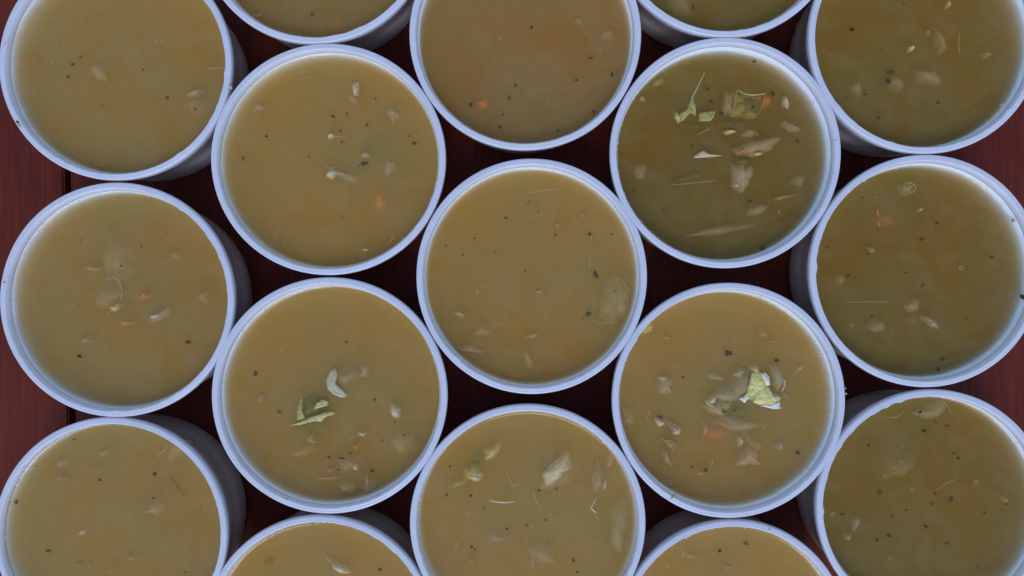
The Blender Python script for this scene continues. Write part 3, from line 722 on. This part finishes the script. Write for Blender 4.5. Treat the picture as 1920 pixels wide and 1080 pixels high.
SOUPS = [
    mat_soup('soup_olive_brown', (.862, .662, .235), 112, (1.0, .94, .80), (.94, .97, .96), .3),
    mat_soup('soup_brown', (.838, .605, .205), 115, (1.0, .92, .80), (.96, .97, .94), 1.7),
    mat_soup('soup_olive_vignetted', (.715, .500, .105), 105, (1.0, .94, .78), (.95, .98, .90), 2.9),  # olive broth, its albedo also darkened for vignetting toward the right
    mat_soup('soup_tan', (.890, .685, .235), 112, (1.0, .94, .80), (.95, .97, .94), 4.1),
]


def deep(d):
    return d if d <= 0 else d * 1.8 + .2


def build_soup(cup, cx, cy, sx, sy, level_mm, kind, label, items, seed):
    rng = random.Random(seed * 77 + 5)
    level = RIM_Z - level_mm / 1000
    me = soup_mesh(level, sx, sy, seed * 3.7)
    s = link('soup', me, SOUPS[kind], None, (cup.location.x, cup.location.y, level))
    tag(s, label, 'soup', 'servings of vegetable soup in the cups')
    org = Vector((cup.location.x, cup.location.y))
    pxm = (CAM_Z - level) / FPX

    def loc(x, y):
        w = W(x, y, level)
        return Vector((w.x, w.y)) - org
    specks, bubbles = [], []
    rmax = wall_in_r(level) - .0006
    for q, it in enumerate(items):
        sd = seed * 13.1 + q * 2.3
        if it[0] == 'h':
            _, x, y, w, h = it
            c = loc(x, y)
            ang = rng.uniform(-.5, .5)
            big = max(w, h) >= 9
            dep = rng.choice([.0001, .0005, .0010, .0018])
            pts = flake(c.x, c.y, w * pxm * .95, h * pxm * .95, ang, 0, 0, sd)
            vf = slab(pts, -dep, .0004, (rng.uniform(-.12, .12), rng.uniform(-.12, .12)), .00018, sd, n=14, crisp=1.0, dome=.001)
            if big:
                link('herb_flake', mesh('herb_flake', *vf), VEG['herb'][1], s)
            else:
                specks.append(vf)
        elif it[0] == 'o':
            _, x, y, r = it
            c = loc(x, y)
            r = r * pxm * .55
            ring = []
            for k in range(12):
                a = 2 * math.pi * k / 12
                for b in range(5):
                    t = 2 * math.pi * b / 5
                    rr = r + r * .28 * math.cos(t)
                    ring.append((c.x + rr * math.cos(a), c.y + rr * math.sin(a), .0001 + r * .3 * math.sin(t)))
            fr = [(k * 5 + b, ((k + 1) % 12) * 5 + b, ((k + 1) % 12) * 5 + (b + 1) % 5, k * 5 + (b + 1) % 5) for k in range(12) for b in range(5)]
            bubbles.append((ring, fr))
        else:
            knd = it[1]
            nm, mt = VEG[knd]
            if it[0] == 'p':
                _, _, dep, pp = it
                dep = deep(dep)
                pts = [loc(*p) for p in pp]
                if knd == 'onion':
                    cc = sum(pts, Vector((0, 0))) / len(pts)
                    pts = [cc + (p - cc) * 1.15 for p in pts]
                a = sum((pts[i].x * pts[(i + 1) % len(pts)].y - pts[(i + 1) % len(pts)].x * pts[i].y) for i in range(len(pts)))
                if a < 0:
                    pts.reverse()
                size = max((p - pts[0]).length for p in pts)
                til = (rng.uniform(-.05, .05), rng.uniform(-.09, .0)) if dep < .6 else (rng.uniform(-.08, .08), rng.uniform(-.08, .08))
                vf = slab(pts, -dep / 1000, .0008 + .05 * size, til, .00025 if dep > -.3 else .0007, sd, n=36, crisp=.8, dome=.0008 if dep < .3 else .0040)
            elif it[0] == 'b':
                _, _, x, y, w, h, ang, dep = it
                dep = deep(dep)
                c = loc(x, y)
                fat = 1.5 if knd in ('onion', 'white', 'pale') else 1.15
                pts = flake(c.x, c.y, w * pxm * fat, h * pxm * fat, R(ang), 0, 0, sd)
                size = max(w, h) * pxm
                til = (rng.uniform(-.12, .12), rng.uniform(-.14, .04))
                vf = slab(pts, -dep / 1000, .0006 + .12 * min(w, h) * pxm, til, .0002, sd, n=22, crisp=.4, dome=.0018 + .6 * min(w, h) * pxm)
            else:
                _, _, w, dep, pp = it
                dep = deep(dep)
                P = []
                for (x, y) in pp:
                    c = loc(x, y)
                    P.append(Vector((c.x, c.y, -dep / 1000 - w * pxm * .4 - .0003 + .0003 * rng.uniform(-1, 1))))
                vf = tube(P, w * pxm * .46, sd)
            v = [tuple(k) for k in vf[0]]
            o = link(nm, mesh(nm, v, vf[1]), mt, s)
    # fine herb dust and pale crumbs all through the skin
    crumbs = []
    for k in range(46):
        a, r = rng.uniform(0, 6.283), rmax * math.sqrt(rng.random()) * .97
        x, y = r * math.cos(a) * sx, r * math.sin(a) * sy
        w = rng.uniform(.00018, .00055)
        dep = rng.choice([.0003, .001, .002, .003])
        vf = slab(flake(x, y, w, w * rng.uniform(.5, 1.1), a * 3, 0, 0, k + seed), -dep, .0002, (0, 0), .00003, k + seed, n=8)
        (specks if k < 16 else crumbs).append(vf)
    o = link('herb_dust', mesh('herb_dust', *join(specks)), VEG['dust'][1], s)
    o['kind'] = 'stuff'
    o = link('vegetable_crumb', mesh('vegetable_crumb', *join(crumbs)), VEG['onion'][1], s)
    o['kind'] = 'stuff'
    if bubbles:
        o = link('bubble', mesh('bubble', *join(bubbles)), M_BUB, s)
        o['kind'] = 'stuff'
    # beads of broth clinging along the waterline, coloured white as glints
    beads = []
    for k in range(110):
        a = rng.uniform(0, 6.283)
        if nz(math.cos(a) * 1.5 + seed, math.sin(a) * 1.5, 4.4) + .22 * math.sin(a) < .10:
            continue
        h = abs(rng.gauss(0, .0009)) + .0002
        r = wall_in_r(level + h) - .00005
        beads.append(ball((r * math.cos(a) * sx, r * math.sin(a) * sy, h), rng.uniform(.00016, .0005), .8))
    if beads:
        o = link('broth_bead', mesh('broth_bead', *join(beads)), M_DROP, s)
        o['kind'] = 'stuff'
    return s


for i, (cx, cy, rx, ry, lev, kind, lab_c, lab_s, items) in enumerate(CUPS):
    cup, sx, sy = make_cup(cx, cy, rx, ry, i * 5.3 + 1.0, lab_c)
    build_soup(cup, cx, cy, sx, sy, lev, kind, lab_s, items, i + 1)
bpy.context.view_layer.update()
